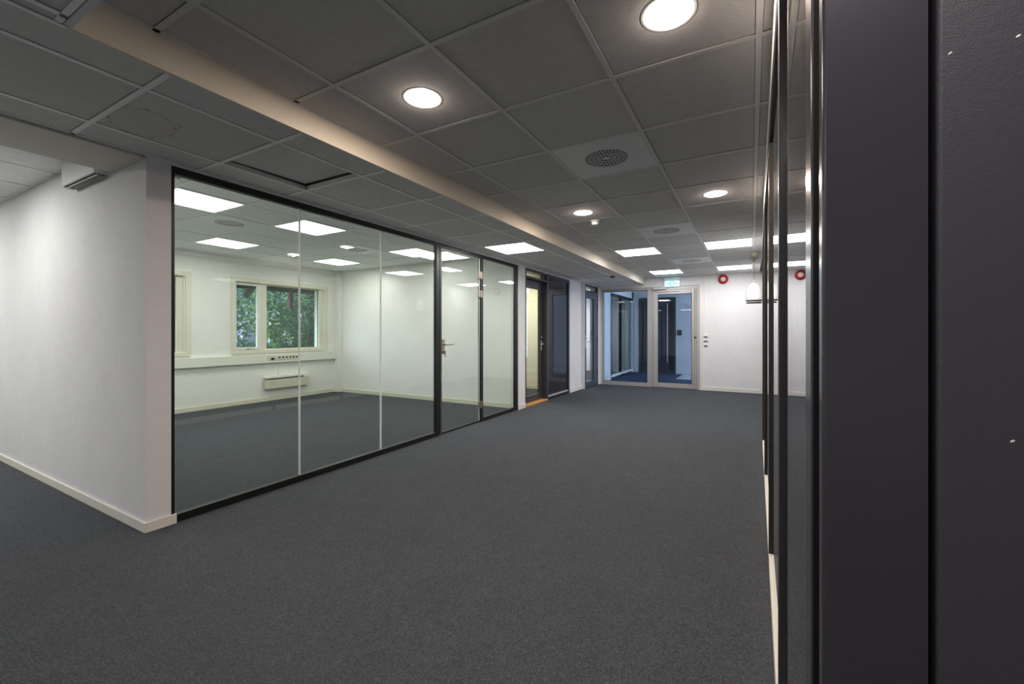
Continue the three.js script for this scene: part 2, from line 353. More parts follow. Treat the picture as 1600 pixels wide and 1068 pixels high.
// ---------------------------------------------------------------- dark framed doors further along
function darkDoor(name, x, rec, zs, zGl, zGr, zLeafR, zEnd, mat, sidePane, hz, hdir, sill, hinges) {
  // zs: frame start, zLeafR: end of leaf opening, zEnd: end of whole frame
  const d = struct(name, [x, 0, zs]), Z = (z) => z - zs;          // rec: how far the leaf sits back in its frame
  const x0 = -0.06 - rec, x1 = -0.004, top = 2.25;
  part('frame_post', bx(x0, 0, Z(zs - 0.05), x1, top, 0, 0.002), mat, d);
  part('frame_post', bx(x0, 0, Z(zLeafR - 0.055), x1, top, Z(zLeafR), 0.002), mat, d);
  part('frame_head', bx(x0, top - 0.045, Z(zLeafR), x1, top, Z(zs - 0.05), 0.002), mat, d);
  part('transom_bar', bx(x0, 2.09, Z(zLeafR), x1, 2.125, Z(zs - 0.05), 0.002), mat, d);
  part('transom_pane', bx(-0.036, 2.125, Z(zLeafR), -0.03, top - 0.045, Z(zs - 0.05)), M.glass, d);
  const a = zs - 0.053, b = zLeafR + 0.003, y0 = sill ? 0.03 : 0.008;
  const g = frameGeo(-a, y0, -b, 2.087, [[-zGl, 0.135, -zGr, 1.955]], 0.04, 0.002); g.rotateY(Math.PI / 2); g.translate(0, 0, -zs);
  const leaf = part('door_leaf', g, mat, d, [-0.052 - rec, 0, 0]);
  part('pane', bx(0.016, 0.135, Z(zGr), 0.022, 1.955, Z(zGl)), M.glass, leaf);
  leverSet(d, M.chrome, [-0.012 - rec, 1.0, hz - zs], hdir, false);
  part('lock', cyl(0.016, 0.018, 0.02, 20, [-0.004 - rec, 1.12, hz - zs], [0, 0, Math.PI / 2]), M.chrome, d);
  if (sill) part('threshold', bx(x0, 0, Z(zLeafR), 0.02, 0.028, Z(zs - 0.03), 0.004), M.oak, d);
  if (hinges) for (const y of [0.3, 1.05, 1.8]) part('hinge', cyl(0.009, 0.009, 0.1, 12, [0.002, y, Z(zLeafR)]), M.dark, d);
  if (sidePane) {
    part('frame_post', bx(x0, 0, Z(zEnd), x1, top, Z(zEnd + 0.06), 0.002), mat, d);
    part('frame_head', bx(x0, top - 0.06, Z(zEnd + 0.06), x1, top, Z(zLeafR - 0.055), 0.002), mat, d);
    part('frame_sill', bx(x0, 0, Z(zEnd + 0.06), x1 + 0.004, 0.045, Z(zLeafR - 0.055), 0.002), M.black, d);
    part('glazing_bead', bx(-0.03, 0.045, Z(zEnd + 0.06), -0.01, 0.075, Z(zLeafR - 0.055), 0.002), M.alu, d);
    const w = Math.abs(zEnd + 0.06 - zLeafR + 0.055), pane = part('side_pane', bx(-0.004, 0.075, -w / 2, 0.004, top - 0.06, w / 2), M.glassDark, d, [-0.036, 0, Z((zEnd + 0.06 + zLeafR - 0.055) / 2)]);
    pane.rotation.y = -0.012;
  }
  return d;
}
darkDoor('door_2', -3.166, 0.085, -6.095, -6.255, -6.84, -6.945, -8.02, M.dark, true, -6.895, 1, true, false);
darkDoor('door_3', -3.10, 0, -8.725, -8.845, -9.36, -9.585, -9.66, M.darkBlue, false, -8.80, -1, false, true);
slab('wall_left', bx(-3.30, 0, -9.75, -3.10, 2.25, -9.645), M.wall);
slab('wall_left', bx(-3.30, 2.25, -9.75, -3.10, 2.75, -8.72), M.wall);
slab('wall_left', bx(-3.30, 0, -8.724, -3.102, 2.25, -8.70), M.wall);

// ---------------------------------------------------------------- aluminium door in the far wall
{
  const d = struct('door_4', [-2.0, 0, ZF]), X = (x) => x + 2.0;
  part('frame', frameGeo(X(-3.052), 0, X(-0.945), 2.2, [[X(-3.015), 0.085, X(-2.015), 2.145], [X(-1.895), 0.012, X(-1.0), 2.13]], 0.07, 0.002), M.alu, d, [0, 0, -0.07]);
  part('side_pane', bx(X(-3.015), 0.085, -0.045, X(-2.015), 2.145, -0.037), M.glassBlue, d);
  part('gasket', frameGeo(X(-3.02), 0.08, X(-2.01), 2.15, [[X(-3.006), 0.094, X(-2.024), 2.136]], 0.008), M.rubber, d, [0, 0, -0.044]);
  const leaf = part('door_leaf', frameGeo(X(-1.89), 0.016, X(-1.005), 2.126, [[X(-1.79), 0.112, X(-1.10), 2.035]], 0.05, 0.002), M.alu, d, [0, 0, -0.035]);
  part('pane', bx(X(-1.79), 0.112, 0.02, X(-1.10), 2.035, 0.028), M.glassBlue, leaf);
  part('gasket', frameGeo(X(-1.795), 0.107, X(-1.095), 2.04, [[X(-1.78), 0.122, X(-1.11), 2.025]], 0.006), M.rubber, leaf, [0, 0, 0.03]);
  const h = part('pull_handle', cyl(0.019, 0.019, 2.02, 20, [X(-1.075), 1.12, 0.085]), M.pull, d);
  for (const y of [0.18, 2.06]) part('bracket', cyl(0.008, 0.008, 0.075, 12, [X(-1.075), y, 0.046], [Math.PI / 2, 0, 0]), M.steel, h);
  part('lock', cyl(0.018, 0.018, 0.012, 20, [X(-1.03), 1.1, 0.02], [Math.PI / 2, 0, 0]), M.slot, d);
  const cl = part('door_closer', bx(X(-1.885), 2.135, 0.016, X(-1.62), 2.195, 0.07, 0.006), M.alu, d);
  part('slide_rail', bx(X(-1.84), 2.085, 0.016, X(-1.36), 2.11, 0.04, 0.003), M.alu, cl);
}

// ---------------------------------------------------------------- the corridor beyond the aluminium door
slab('wall_far', bx(-3.30, 0, -10.80, -3.15, 2.75, ZF - 0.14), M.wall);
slab('baseboard_far', bx(-3.15, 0, -10.80, -3.138, 0.1, ZF - 0.14), M.base);
slab('wall_far', bx(-3.30, 2.23, -13.2, -3.15, 2.75, -10.80), M.wall);
slab('wall_far', bx(-3.30, 0, -13.35, -2.98, 2.75, -13.2), M.wall);
slab('wall_far', bx(-1.92, 0, -13.4, -0.2, 2.75, -13.2), M.wall);
slab('wall_far', bx(-2.98, 2.24, -13.4, -1.92, 2.75, -13.2), M.wall);
slab('baseboard_far', bx(-1.92, 0, -13.2, -0.2, 0.08, -13.188), M.base);
slab('wall_far', bx(-3.5, 0, -19.2, 3.2, 2.75, -19.0), M.dark);
slab('wall_far', bx(-3.9, 0, -19.0, -3.7, 2.75, -13.35), M.darkBrown);
slab('wall_far', bx(-1.5, 0, -19.0, -1.3, 2.75, -13.4), M.darkBrown);
{
  const p = thing('glass_partition', 'black framed dim glazing along the corridor beyond the aluminium door', 'partition', [-3.15, 0, -10.8]);
  part('top_rail', bx(-0.06, 2.16, -2.4, 0.0, 2.23, 0, 0.003), M.black, p);
  for (const z of [0, -1.02, -2.34]) part('post', bx(-0.06, 0, z - 0.06, 0.0, 2.16, z, 0.003), M.black, p);
  part('sill', bx(-0.05, 0.055, -0.96 - 0.06, 0.025, 0.11, -0.06, 0.004), M.white, p); part('sill', bx(-0.05, 0.055, -2.34, 0.025, 0.11, -1.08, 0.004), M.white, p);
  part('bottom_panel', bx(-0.04, 0, -1.02, -0.01, 0.055, -0.06), M.black, p); part('bottom_panel', bx(-0.04, 0, -2.34, -0.01, 0.055, -1.08), M.black, p);
  part('glass_pane', bx(-0.04, 0.11, -1.02, -0.03, 2.16, -0.06), M.glassGrey, p); part('glass_pane', bx(-0.04, 0.11, -2.34, -0.03, 2.16, -1.08), M.glassGrey, p);
}
for (const [z0, z1, n, which] of [[-10.88, -11.8, 9, 'nearer'], [-11.9, -13.1, 12, 'further']]) {     // closed vertical blinds behind that glazing
  const b = thing('vertical_blind', `closed grey vertical blind behind the ${which} pane of the dim far glazing`, 'blind', [-3.27, 0, z0]);
  part('head_rail', bx(-0.02, 2.13, z1 - z0, 0.02, 2.16, 0, 0.003), M.white, b);
  const w = (z0 - z1) / n, g = bx(-0.0015, 0.13, -w * 0.53, 0.0015, 2.13, w * 0.53), m = [S(0x6f7072, 0.9), S(0x77746f, 0.9)];
  for (let i = 0; i < n; i++) { const s = part('slat', g, m[i % 2], b, [0, 0, -(i + 0.5) * w]); s.rotation.y = 0.22; }
}
{
  const d = struct('door_5', [-2.98, 0, -13.25]);
  part('frame', frameGeo(0, 0, 1.06, 2.24, [[0.07, 0, 0.33, 2.12], [0.40, 0.0, 0.80, 2.12], [0.86, 0.1, 1.0, 2.15]], 0.06, 0.002), M.darkBlue, d, [0, 0, 0.0]);
  part('pane', bx(0.07, 0.02, 0.02, 0.33, 2.12, 0.03), M.glassBlue, d);
  part('side_pane', bx(0.86, 0.1, 0.02, 1.0, 2.15, 0.03), M.glassDark, d);
  part('pull_handle', cyl(0.014, 0.014, 1.75, 12, [0.83, 1.2, 0.11]), M.steel, d);
}
{
  const r = thing('card_reader', 'small black card reader on the bluish wall beyond the aluminium door', 'card reader', [-1.82, 1.2, -13.2]);
  part('housing', bx(-0.06, -0.075, 0, 0.06, 0.075, 0.04, 0.008), M.black, r); part('keypad', bx(-0.04, -0.03, 0.04, 0.04, 0.05, 0.044, 0.003), M.dark, r);
}

// ---------------------------------------------------------------- right-hand glazing: runs 0.45 degrees off the other walls, seen almost edge on
const RT = -0.0088, RX = (d, off = 0) => [0.0551 + 0.0088 * d + off, 0, -d];
{
  const p = thing('glass_partition', 'dark framed glass partition on the right edge, seen almost edge on', 'partition', RX(0.65), RT);
  const Z = (d) => -(d - 0.65);
  part('top_rail', bx(0, 2.18, Z(5.31), 0.06, 2.26, Z(0.62), 0.003), M.black, p);
  for (const [a, b] of [[1.435, 1.49], [2.57, 2.63], [3.98, 4.04], [5.25, 5.31]]) part('post', bx(0, 0, Z(b), 0.06, 2.18, Z(a), 0.003), a < 2 ? M.dark : M.darkBrown, p);
  for (const [a, b] of [[0.67, 1.435], [1.49, 2.57], [2.63, 3.98], [4.04, 5.25]]) {
    part('sill', bx(0, 0, Z(b), 0.05, 0.065, Z(a), 0.003), M.base, p);
    part('glass_pane', bx(0.011, 0.065, Z(b), 0.017, 2.18, Z(a)), M.glass, p);
  }
}
{
  const g = bx(0, 2.26, -4.7, 0.1, 2.75, 0.1); slab('wall_right', g, M.wall, RX(0.65)).rotation.y = RT;
  slab('wall_right', bx(0, 0, -4.5, 0.12, 2.75, 0), M.wall, RX(5.31, 0.05)).rotation.y = RT;
  slab('wall_right', bx(0.95, 0, -0.68, 3.05, 2.75, -0.56), M.wall);
  slab('wall_right', bx(0.07, 2.26, -0.66, 0.95, 2.75, -0.55), M.wall);
}
{
  const d = struct('door_6', RX(0.67), RT);
  const sec = new THREE.Shape(), q = 0.004;          // plan section: z runs towards the camera; two lips and a groove on the corridor side
  sec.moveTo(0.076, 0); sec.lineTo(q, 0); sec.quadraticCurveTo(0, 0, 0, q); sec.lineTo(0, 0.065 - q); sec.quadraticCurveTo(0, 0.065, q, 0.065); sec.lineTo(0.018, 0.065);
  sec.lineTo(0.018, 0.137); sec.lineTo(q, 0.137); sec.quadraticCurveTo(0, 0.137, 0, 0.137 + q); sec.lineTo(0, 0.162 - q); sec.quadraticCurveTo(0, 0.162, q, 0.162); sec.lineTo(0.076, 0.162); sec.closePath();
  const jamb = new THREE.ExtrudeGeometry(sec, { depth: 2.26, bevelEnabled: false, curveSegments: 8 }); jamb.rotateX(-Math.PI / 2); jamb.scale(1, 1, -1);
  { const ix = jamb.index, p = jamb.attributes.position, n = jamb.attributes.normal; for (let i = 0; i < p.count; i += 3) { for (const a of [p, n]) { const t = [a.getX(i), a.getY(i), a.getZ(i)]; a.setXYZ(i, a.getX(i + 1), a.getY(i + 1), a.getZ(i + 1)); a.setXYZ(i + 1, ...t); } } jamb.computeVertexNormals(); }
  part('door_jamb', jamb, M.jamb, d);
  part('gasket', bx(0.0015, 0, 0.0652, 0.018, 2.26, 0.0702), M.rubber, d);
  part('rebate', bx(0.07, 0, 0.02, 0.1, 2.26, 0.12), M.rubber, d);
  const leaf = part('door_leaf', bx(0.0815, 0.01, 0.118, 0.88, 2.1, 0.162, 0.004), M.charcoal, d);
  for (const [x, y, s] of [[0.0901, 1.441, 0.0013], [0.1306, 1.442, 0.0014], [0.1273, 1.111, 0.0013]]) { const c = part('paint_chip', new THREE.IcosahedronGeometry(s, 1), M.white, leaf, [x, y, 0.162]); c.scale.set(1.3, 0.7, 0.25); c.rotation.z = 0.6; }
}

// ---------------------------------------------------------------- lamps
function panelLight(label, x, y, z, color, L, mat, w = 0.6, group) {
  const t = thing('ceiling_light', label, 'ceiling light', [x, y, z], 0, group), o = w / 2 - 0.013, i = w / 2 - 0.025;
  const f = frameGeo(-o, -o, o, o, [[-i, -i, i, i]], 0.02, 0.002); f.rotateX(Math.PI / 2); part('frame', f, M.white, t, [0, 0.02, 0]);
  part('diffuser', bx(-i, 0.004, -i, i, 0.012, i), mat, t);
  areaLight(t, i * 2, i * 2, color, L, [0, 0.001, 0]);
  return t;
}
const G1 = 'square panel lights of the corridor', G2 = 'square panel lights of the meeting room';
panelLight('square ceiling light nearest the glass wall, in the low ceiling beside the beam', -2.615, HL, -4.75, NEUTRAL, PANEL, M.glowPanel, 0.6, G1);
panelLight('square ceiling light just right of the beam, in front of the exit door', -1.473, HU, -6.494, NEUTRAL, PANEL * 0.9, M.glowPanel, 0.6, G1);
panelLight('square ceiling light directly above the lit exit sign', -1.473, HU, -8.894, NEUTRAL, PANEL * 0.72, M.glowPanel, 0.6, G1);
panelLight('square ceiling light left of the upper end of the pendant cord', -0.273, HU, -6.494, NEUTRAL, PANEL * 0.9, M.glowPanel, 0.6, G1);
panelLight('square ceiling light just above the red fire sounder', -0.273, HU, -8.894, NEUTRAL, PANEL * 0.72, M.glowPanel, 0.6, G1);
for (const [x, z, l] of [[-4.575, -2.08, 'large square light at the left edge of the glass wall, nearest in the meeting room'], [-4.575, -3.28, 'square light crossed by the first glass joint, in the meeting room'],
  [-4.575, -5.08, 'square light beside the glass door post, in the meeting room'], [-6.375, -3.28, 'square light above the left window casing, in the meeting room'], [-6.375, -5.08, 'square light by the far corner of the meeting room, right of the window'],
  [-6.375, -2.08, 'square light hidden behind the white wall, in the meeting room']]) panelLight(l, x, HR, z, ROOM, PANEL * 0.60, M.glowRoom, 0.6, G2);
panelLight('square ceiling light over the near left end of the corridor', -2.615, HL, 1.85, NEUTRAL, PANEL * 0.6, M.glowPanel);
panelLight('square ceiling light over the near right end of the corridor', -1.117, HL, 1.87, NEUTRAL, PANEL * 0.5, M.glowPanel);
panelLight('square ceiling light right over the near doorway', 0.083, HL, 0.07, NEUTRAL, PANEL * 0.6, M.glowPanel);
for (const [x, z, l, k] of [[-6.78, 1.55, 'far left back', 1.2], [-4.98, 1.55, 'right back', 1.2], [-4.98, -0.25, 'right front', 1.3], [-6.78, -0.25, 'far left front', 1.3]]) panelLight(`square ceiling light of the alcove, ${l} one`, x, HC, z, [1, 1, 0.93], PANEL * k * 0.80, M.glowPanel);
panelLight('square warm ceiling light of the small yellowish room', -4.2, 2.375, -7.2, [1, 0.96, 0.80], PANEL * 2.4, glow([1, 0.96, 0.80], 3));
panelLight('square cool ceiling light of the room behind the blue door', -4.2, 2.375, -11.5, [0.94, 0.96, 1], PANEL * 6, glow([0.94, 0.96, 1], 3));

const downLens = lathe([[0, 0.0085], [0.06, 0.0087], [0.082, 0.0095], [0.0885, 0.0098], [0.0905, 0.0105], [0.0905, 0.0125], [0, 0.0125]], 48);
const downRing = (() => { const a = new THREE.Shape(), h = new THREE.Path(); a.absarc(0, 0, 0.099, 0, Math.PI * 2, false); h.absarc(0, 0, 0.0895, 0, Math.PI * 2, true); a.holes.push(h); const g = new THREE.ExtrudeGeometry(a, { depth: 0.003, bevelEnabled: false, curveSegments: 48 }); g.rotateX(Math.PI / 2); g.translate(0, 0.0135, 0); return g; })();
for (const [x, z, l] of [[-1.473, -1.694, 'round warm downlight nearest the left beam, left of two in front'], [-0.273, -1.694, 'largest round warm downlight, at the top edge of the ceiling'], [-1.473, -4.094, 'small round warm downlight beside the smoke detector'], [-0.273, -4.094, 'small round warm downlight beside the right-hand glazing']]) {
  const t = thing('downlight', l, 'downlight', [x, HU - 0.008, z], 0, 'round downlights in the corridor');
  part('ring', downRing, M.white, t); part('diffuser', downLens, M.glowDown, t);
  part('tile', bx(-0.2865, 0.012, -0.2865, 0.2865, 0.03, 0.2865, 0.004), M.tiles[0], t);
  areaLight(t, 0.125, 0.125, WARM, DOWN, [0, 0.004, 0]);
  const halo = new THREE.PointLight(new THREE.Color().setRGB(...WARM), 0.05); halo.position.set(0, -0.014, 0); halo.shadow.radius = 0.4; t.add(halo);
}
// ---------------------------------------------------------------- air vents
function perforated(r) {
  const s = new THREE.Shape(); s.absarc(0, 0, r, 0, Math.PI * 2, false);
  for (const [r0, r1, n] of [[0.16, 0.36, 12], [0.41, 0.56, 20], [0.60, 0.76, 28], [0.80, 0.96, 36]]) for (let i = 0; i < n; i++) {
    const a = i / n * Math.PI * 2, b = a + Math.PI * 2 / n * 0.68, P = (q, t) => [q * r * Math.cos(t), q * r * Math.sin(t)];
    s.holes.push(new THREE.Path(V2([P(r0, a), P(r0, b), P(r1, b), P(r1, a)])));
  }
  const g = new THREE.ExtrudeGeometry(s, { depth: 0.003, bevelEnabled: false, curveSegments: 48 }); g.rotateX(Math.PI / 2); return g;
}
const grille = perforated(0.15);
const plate = (() => { const s = new THREE.Shape(V2([[-0.287, -0.287], [0.287, -0.287], [0.287, 0.287], [-0.287, 0.287]])), h = new THREE.Path(); h.absarc(0, 0, 0.148, 0, Math.PI * 2, true); s.holes.push(h); const g = new THREE.ExtrudeGeometry(s, { depth: 0.006, bevelEnabled: true, bevelSize: 0.002, bevelThickness: 0.002, bevelSegments: 1, bevelOffset: -0.002, curveSegments: 48 }); g.rotateX(Math.PI / 2); return g; })();
for (const [x, y, z, l] of [[-0.873, HU, -2.894, 'square plate vent with round grille, nearest in the corridor ceiling'], [-0.873, HU, -5.294, 'square plate vent with round grille, halfway along the corridor ceiling'], [-0.873, HU, -7.694, 'square plate vent with round grille, last before the exit door'],
  [-5.175, HR, -2.68, 'round grille vent between the lights at the left of the meeting room'], [-5.175, HR, -4.48, 'round grille vent seen between the two glass joints in the meeting room']]) {
  const t = thing('air_vent', l, 'vent', [x, y, z], 0, 'square ceiling vents');
  part('face_plate', plate, M.vent, t, [0, 0.008, 0]); part('grille', grille, M.vent, t, [0, 0.005, 0]); part('duct', lathe([[0.147, 0.003], [0.147, 0.09], [0, 0.09]], 32), M.ventDark, t);
}
{
  const t = thing('exhaust_valve', 'small round exhaust valve at the upper left corner of the meeting room glazing', 'vent', [-4.02, HR, -1.66]);
  part('ring', lathe([[0.05, 0.004], [0.08, -0.006], [0.1, -0.002], [0.1, 0.004]], 40), M.vent, t); part('cone', lathe([[0, -0.02], [0.035, -0.018], [0.045, -0.008], [0.02, 0.0], [0, 0.0]], 32), M.vent, t);
}
{
  const t = thing('smoke_detector', 'white smoke detector on the ceiling beside the small left downlight', 'smoke detector', [-1.455, HU, -4.42]);
  part('base', lathe([[0, -0.018], [0.046, -0.018], [0.052, -0.012], [0.052, 0], [0, 0]], 32), M.white, t); part('head', lathe([[0, -0.052], [0.024, -0.05], [0.036, -0.042], [0.038, -0.026], [0.03, -0.018], [0, -0.018]], 32), M.white, t);
}
{
  const t = thing('motion_sensor', 'flat dark round sensor on the low ceiling before the aluminium door', 'sensor', [-2.29, HL, -7.98]);
  part('base', lathe([[0, -0.012], [0.05, -0.012], [0.055, -0.006], [0.055, 0], [0, 0]], 28), M.dark, t); part('lens', lathe([[0, -0.03], [0.02, -0.028], [0.032, -0.018], [0.034, -0.012], [0, -0.012]], 28), M.black, t);
}
// ---------------------------------------------------------------- exit sign
{
  const t = thing('exit_sign', 'lit turquoise and white exit sign above the aluminium door', 'exit sign', [-1.49, 2.2, ZF]);
  part('housing', bx(-0.155, 0.125, 0, 0.155, 0.195, 0.075, 0.006), M.white, t);
  const c = document.createElement('canvas'); c.width = 512; c.height = 224; const q = c.getContext('2d');
  q.fillStyle = '#b4ecff'; q.fillRect(0, 0, 512, 224); q.fillStyle = '#2bb7d0';
  q.fillRect(180, 22, 150, 180); q.fillStyle = '#d4f6ff'; q.fillRect(214, 48, 82, 154);                      // doorway
  q.fillStyle = '#159fbe'; q.beginPath(); q.arc(250, 70, 15, 0, 7); q.fill(); q.lineWidth = 15; q.lineCap = 'round'; q.strokeStyle = '#159fbe';
  const line = (...p) => { q.beginPath(); q.moveTo(p[0], p[1]); for (let i = 2; i < p.length; i += 2) q.lineTo(p[i], p[i + 1]); q.stroke(); };
  line(246, 92, 236, 138); line(236, 138, 262, 160, 254, 196); line(236, 138, 214, 166, 190, 178); line(246, 96, 274, 112, 292, 104); line(246, 96, 216, 104, 206, 126);
  q.lineWidth = 20; line(470, 112, 372, 112); line(404, 78, 370, 112, 404, 146); line(40, 112, 140, 112); line(108, 78, 142, 112, 108, 146);
  const tex = new THREE.CanvasTexture(c); tex.colorSpace = THREE.SRGBColorSpace;
  const face = new THREE.MeshStandardMaterial({ color: 0x101010, emissive: 0xffffff, emissiveMap: tex, emissiveIntensity: 1.25, roughness: 0.3 });
  const g = new THREE.PlaneGeometry(0.3, 0.135); part('gap_strip', bx(-0.15, 0.118, 0.01, 0.15, 0.126, 0.06), M.slot, t); part('sign_panel', bx(-0.152, -0.012, 0.03, 0.152, 0.126, 0.042, 0.003), M.joint, t); part('sign_face', g, face, t, [0, 0.057, 0.0426]);
  const l = new THREE.RectAreaLight(new THREE.Color().setRGB(0.25, 0.75, 1.0), 2.2, 0.3, 0.135); l.rotation.y = Math.PI; l.position.set(0, 0.057, 0.05); l.rotation.y = 0; l.rotation.set(0, Math.PI, 0); t.add(l);
}
{
  const t = thing('fire_sounder', 'round red fire alarm sounder high on the white far wall', 'alarm', [-0.505, 2.29, ZF]);
  const f = (pts) => { const g = lathe(pts, 40); g.rotateX(Math.PI / 2); return g; };
  part('base', f([[0, 0], [0.094, 0], [0.094, 0.03], [0.085, 0.045], [0.05, 0.055], [0, 0.055]]), M.red, t); part('lens', f([[0.047, 0.05], [0.045, 0.075], [0.03, 0.088], [0, 0.09]]), M.lens, t); part('cap', f([[0.014, 0.086], [0.012, 0.097], [0, 0.099]]), M.vent, t);
}
for (const [y, w, h, l] of [[1.155, 0.085, 0.085, 'topmost white switch beside the aluminium door, under the cable duct'], [1.04, 0.085, 0.03, 'middle slim white plate beside the aluminium door'], [0.945, 0.085, 0.03, 'lowest slim white plate beside the aluminium door']]) {
  const t = thing('wall_switch', l, 'switch', [-0.83, y, ZF]);
  part('plate', bx(-w / 2, -h / 2, 0, w / 2, h / 2, 0.02, 0.003), M.white, t); part('rocker', bx(-0.03, -h / 2 - 0.006, 0.012, 0.03, -h / 2 + 0.012, 0.024, 0.002), M.slot, t);
}
{
  const t = thing('cable_duct', 'thin white cable duct running down the far wall to the switches', 'cable duct', [-0.835, 1.2, ZF]); part('cover', bx(-0.016, 0, 0, 0.016, 1.195, 0.016, 0.003), M.white, t);
}
// ---------------------------------------------------------------- pendants
for (const [z, x, l] of [[-7.34, 0.033, 'white bell shaped pendant lamp, the front one of two in line'], [-7.92, 0.036, 'white bell shaped pendant lamp, hidden behind the front one']]) {
  const t = thing('pendant_lamp', l, 'pendant lamp', [x, 1.68, z]);
  part('shade', lathe([[0.106, 0.0], [0.109, 0.03], [0.107, 0.07], [0.1, 0.13], [0.088, 0.185], [0.068, 0.225], [0.045, 0.252], [0.02, 0.266], [0.012, 0.27], [0.012, 0.262], [0.04, 0.246], [0.064, 0.218], [0.084, 0.18], [0.096, 0.13], [0.103, 0.07], [0.105, 0.03], [0.103, 0.0], [0.106, 0.0]], 48), M.lampWhite, t);
  part('rim', lathe([[0.104, -0.006], [0.112, -0.006], [0.112, 0.006], [0.108, 0.006]], 48), M.black, t);
  part('cap', lathe([[0.014, 0.262], [0.014, 0.3], [0.006, 0.32], [0, 0.32]], 24), M.steel, t);
  part('bulb', new THREE.SphereGeometry(0.035, 20, 14), M.white, t, [0, 0.09, 0]);
  part('cord', cyl(0.004, 0.004, 0.34, 10, [0, 0.485, 0]), M.cord, t);
  part('ceiling_rose', lathe([[0.008, 0.655], [0.02, 0.66], [0.045, 0.69], [0.056, 0.716], [0.056, 0.718], [0, 0.718]], 32), M.rose, t);
}
// ---------------------------------------------------------------- wall-mounted air outlet in the alcove
{
  const t = thing('wall_vent', 'white boxed air outlet with a slotted underside, high on the left wall', 'vent', [-4.3, 2.23, ZN]);
  part('housing', bx(0, 0.012, 0.0, 0.58, 0.19, 0.075, 0.002), M.white, t);
  part('lip', frameGeo(0, -0.075, 0.58, 0, [[0.012, -0.063, 0.568, -0.012]], 0.012).rotateX(Math.PI / 2), M.vent, t, [0, 0.012, 0]).rotation.x = 0;
  part('backing', bx(0.012, 0.008, 0.012, 0.568, 0.0118, 0.063), M.ventDark, t);
  for (let i = 0; i < 4; i++) part('slat', bx(0.012, 0.0, 0.018 + i * 0.012, 0.568, 0.008, 0.0205 + i * 0.012), M.vent, t);
}
// ---------------------------------------------------------------- fittings under the meeting room window
{
  const t = thing('cable_trunking', 'white cable trunking with sockets below the meeting room windows', 'cable trunking', [XW, 0.67, -1.32]);
  part('channel', bx(0, 0, -4.53, 0.06, 0.15, 0, 0.006), M.creamLight, t);
  const s = part('socket_strip', bx(0.06, 0.045, -3.7, 0.068, 0.118, -3.12, 0.002), M.heater, t);
  for (const z of [-3.33, -3.40, -3.47, -3.54, -3.60, -3.66]) part('socket', cyl(0.017, 0.017, 0.004, 20, [0.0695, 0.088, z], [0, 0, Math.PI / 2]), M.slot, s);
  part('data_port', bx(0.068, 0.052, -3.235, 0.072, 0.088, -3.175, 0.001), M.slot, s);
  part('end_cap', bx(0.0, -0.002, -4.545, 0.062, 0.152, -4.53, 0.003), M.white, t);
}
{
  const t = thing('cable_duct', 'short white cable duct between the trunking and the heater', 'cable duct', [XW, 0.44, -4.67]); part('cover', bx(0, 0, -0.014, 0.014, 0.23, 0.014, 0.003), M.white, t);
}
{
  const t = thing('wall_heater', 'long low cream electric heater on the wall under the window', 'heater', [XW, 0.215, -4.4]);
  part('body', bx(0.02, 0, -0.82, 0.085, 0.16, 0, 0.006), M.heater, t);
  part('outlet_slot', bx(0.08, 0.166, -0.70, 0.0866, 0.185, -0.03), M.slot, t);
  part('top_panel', bx(0.01, 0.18, -0.83, 0.088, 0.215, 0.0, 0.006), M.creamLight, t);
  part('back_plate', bx(0, 0.02, -0.8, 0.02, 0.2, -0.02), M.heater, t);
  part('thermostat', [bx(0.02, 0.155, -0.83, 0.09, 0.195, -0.715, 0.005), cyl(0.012, 0.012, 0.012, 16, [0.05, 0.218, -0.77])], M.creamLight, t);
  part('badge', bx(0.085, 0.035, -0.14, 0.0865, 0.045, -0.08), M.vent, t);
}

// ---------------------------------------------------------------- outdoors, seen through the meeting room window
slab('ground', bx(-60, -0.5, -60, -7.9, -0.35, 30), S(0x4f6a3a, 1));
{
  const e = struct('trim', [-7.73, 0, 0]);            // eave over the window: soffit boards on the wall
  for (let i = 0; i < 5; i++) part('soffit_board', bx(-0.13 - i * 0.13, 2.035, -9, -0.012 - i * 0.13, 2.065, 1), i % 2 ? S(0x3a2a2b, 0.8) : S(0x453130, 0.8), e);
}
{
  const p = thing('wooden_post', 'reddish brown wooden post hanging from the eave outside the window', 'post', [-8.22, 1.68, -5.42]); part('shaft', bx(-0.035, 0, -0.035, 0.035, 0.36, 0.035, 0.004), S(0x6f4346, 0.7), p);
  const q = thing('wooden_brace', 'slanting grey wooden brace under the eave, left casement', 'brace', [-8.2, 1.86, -4.50]);
  const b = part('beam', bx(-0.04, 0, -0.05, 0.04, 0.24, 0.05, 0.004), S(0x6d7068, 0.8), q); b.rotation.x = -0.62;
}
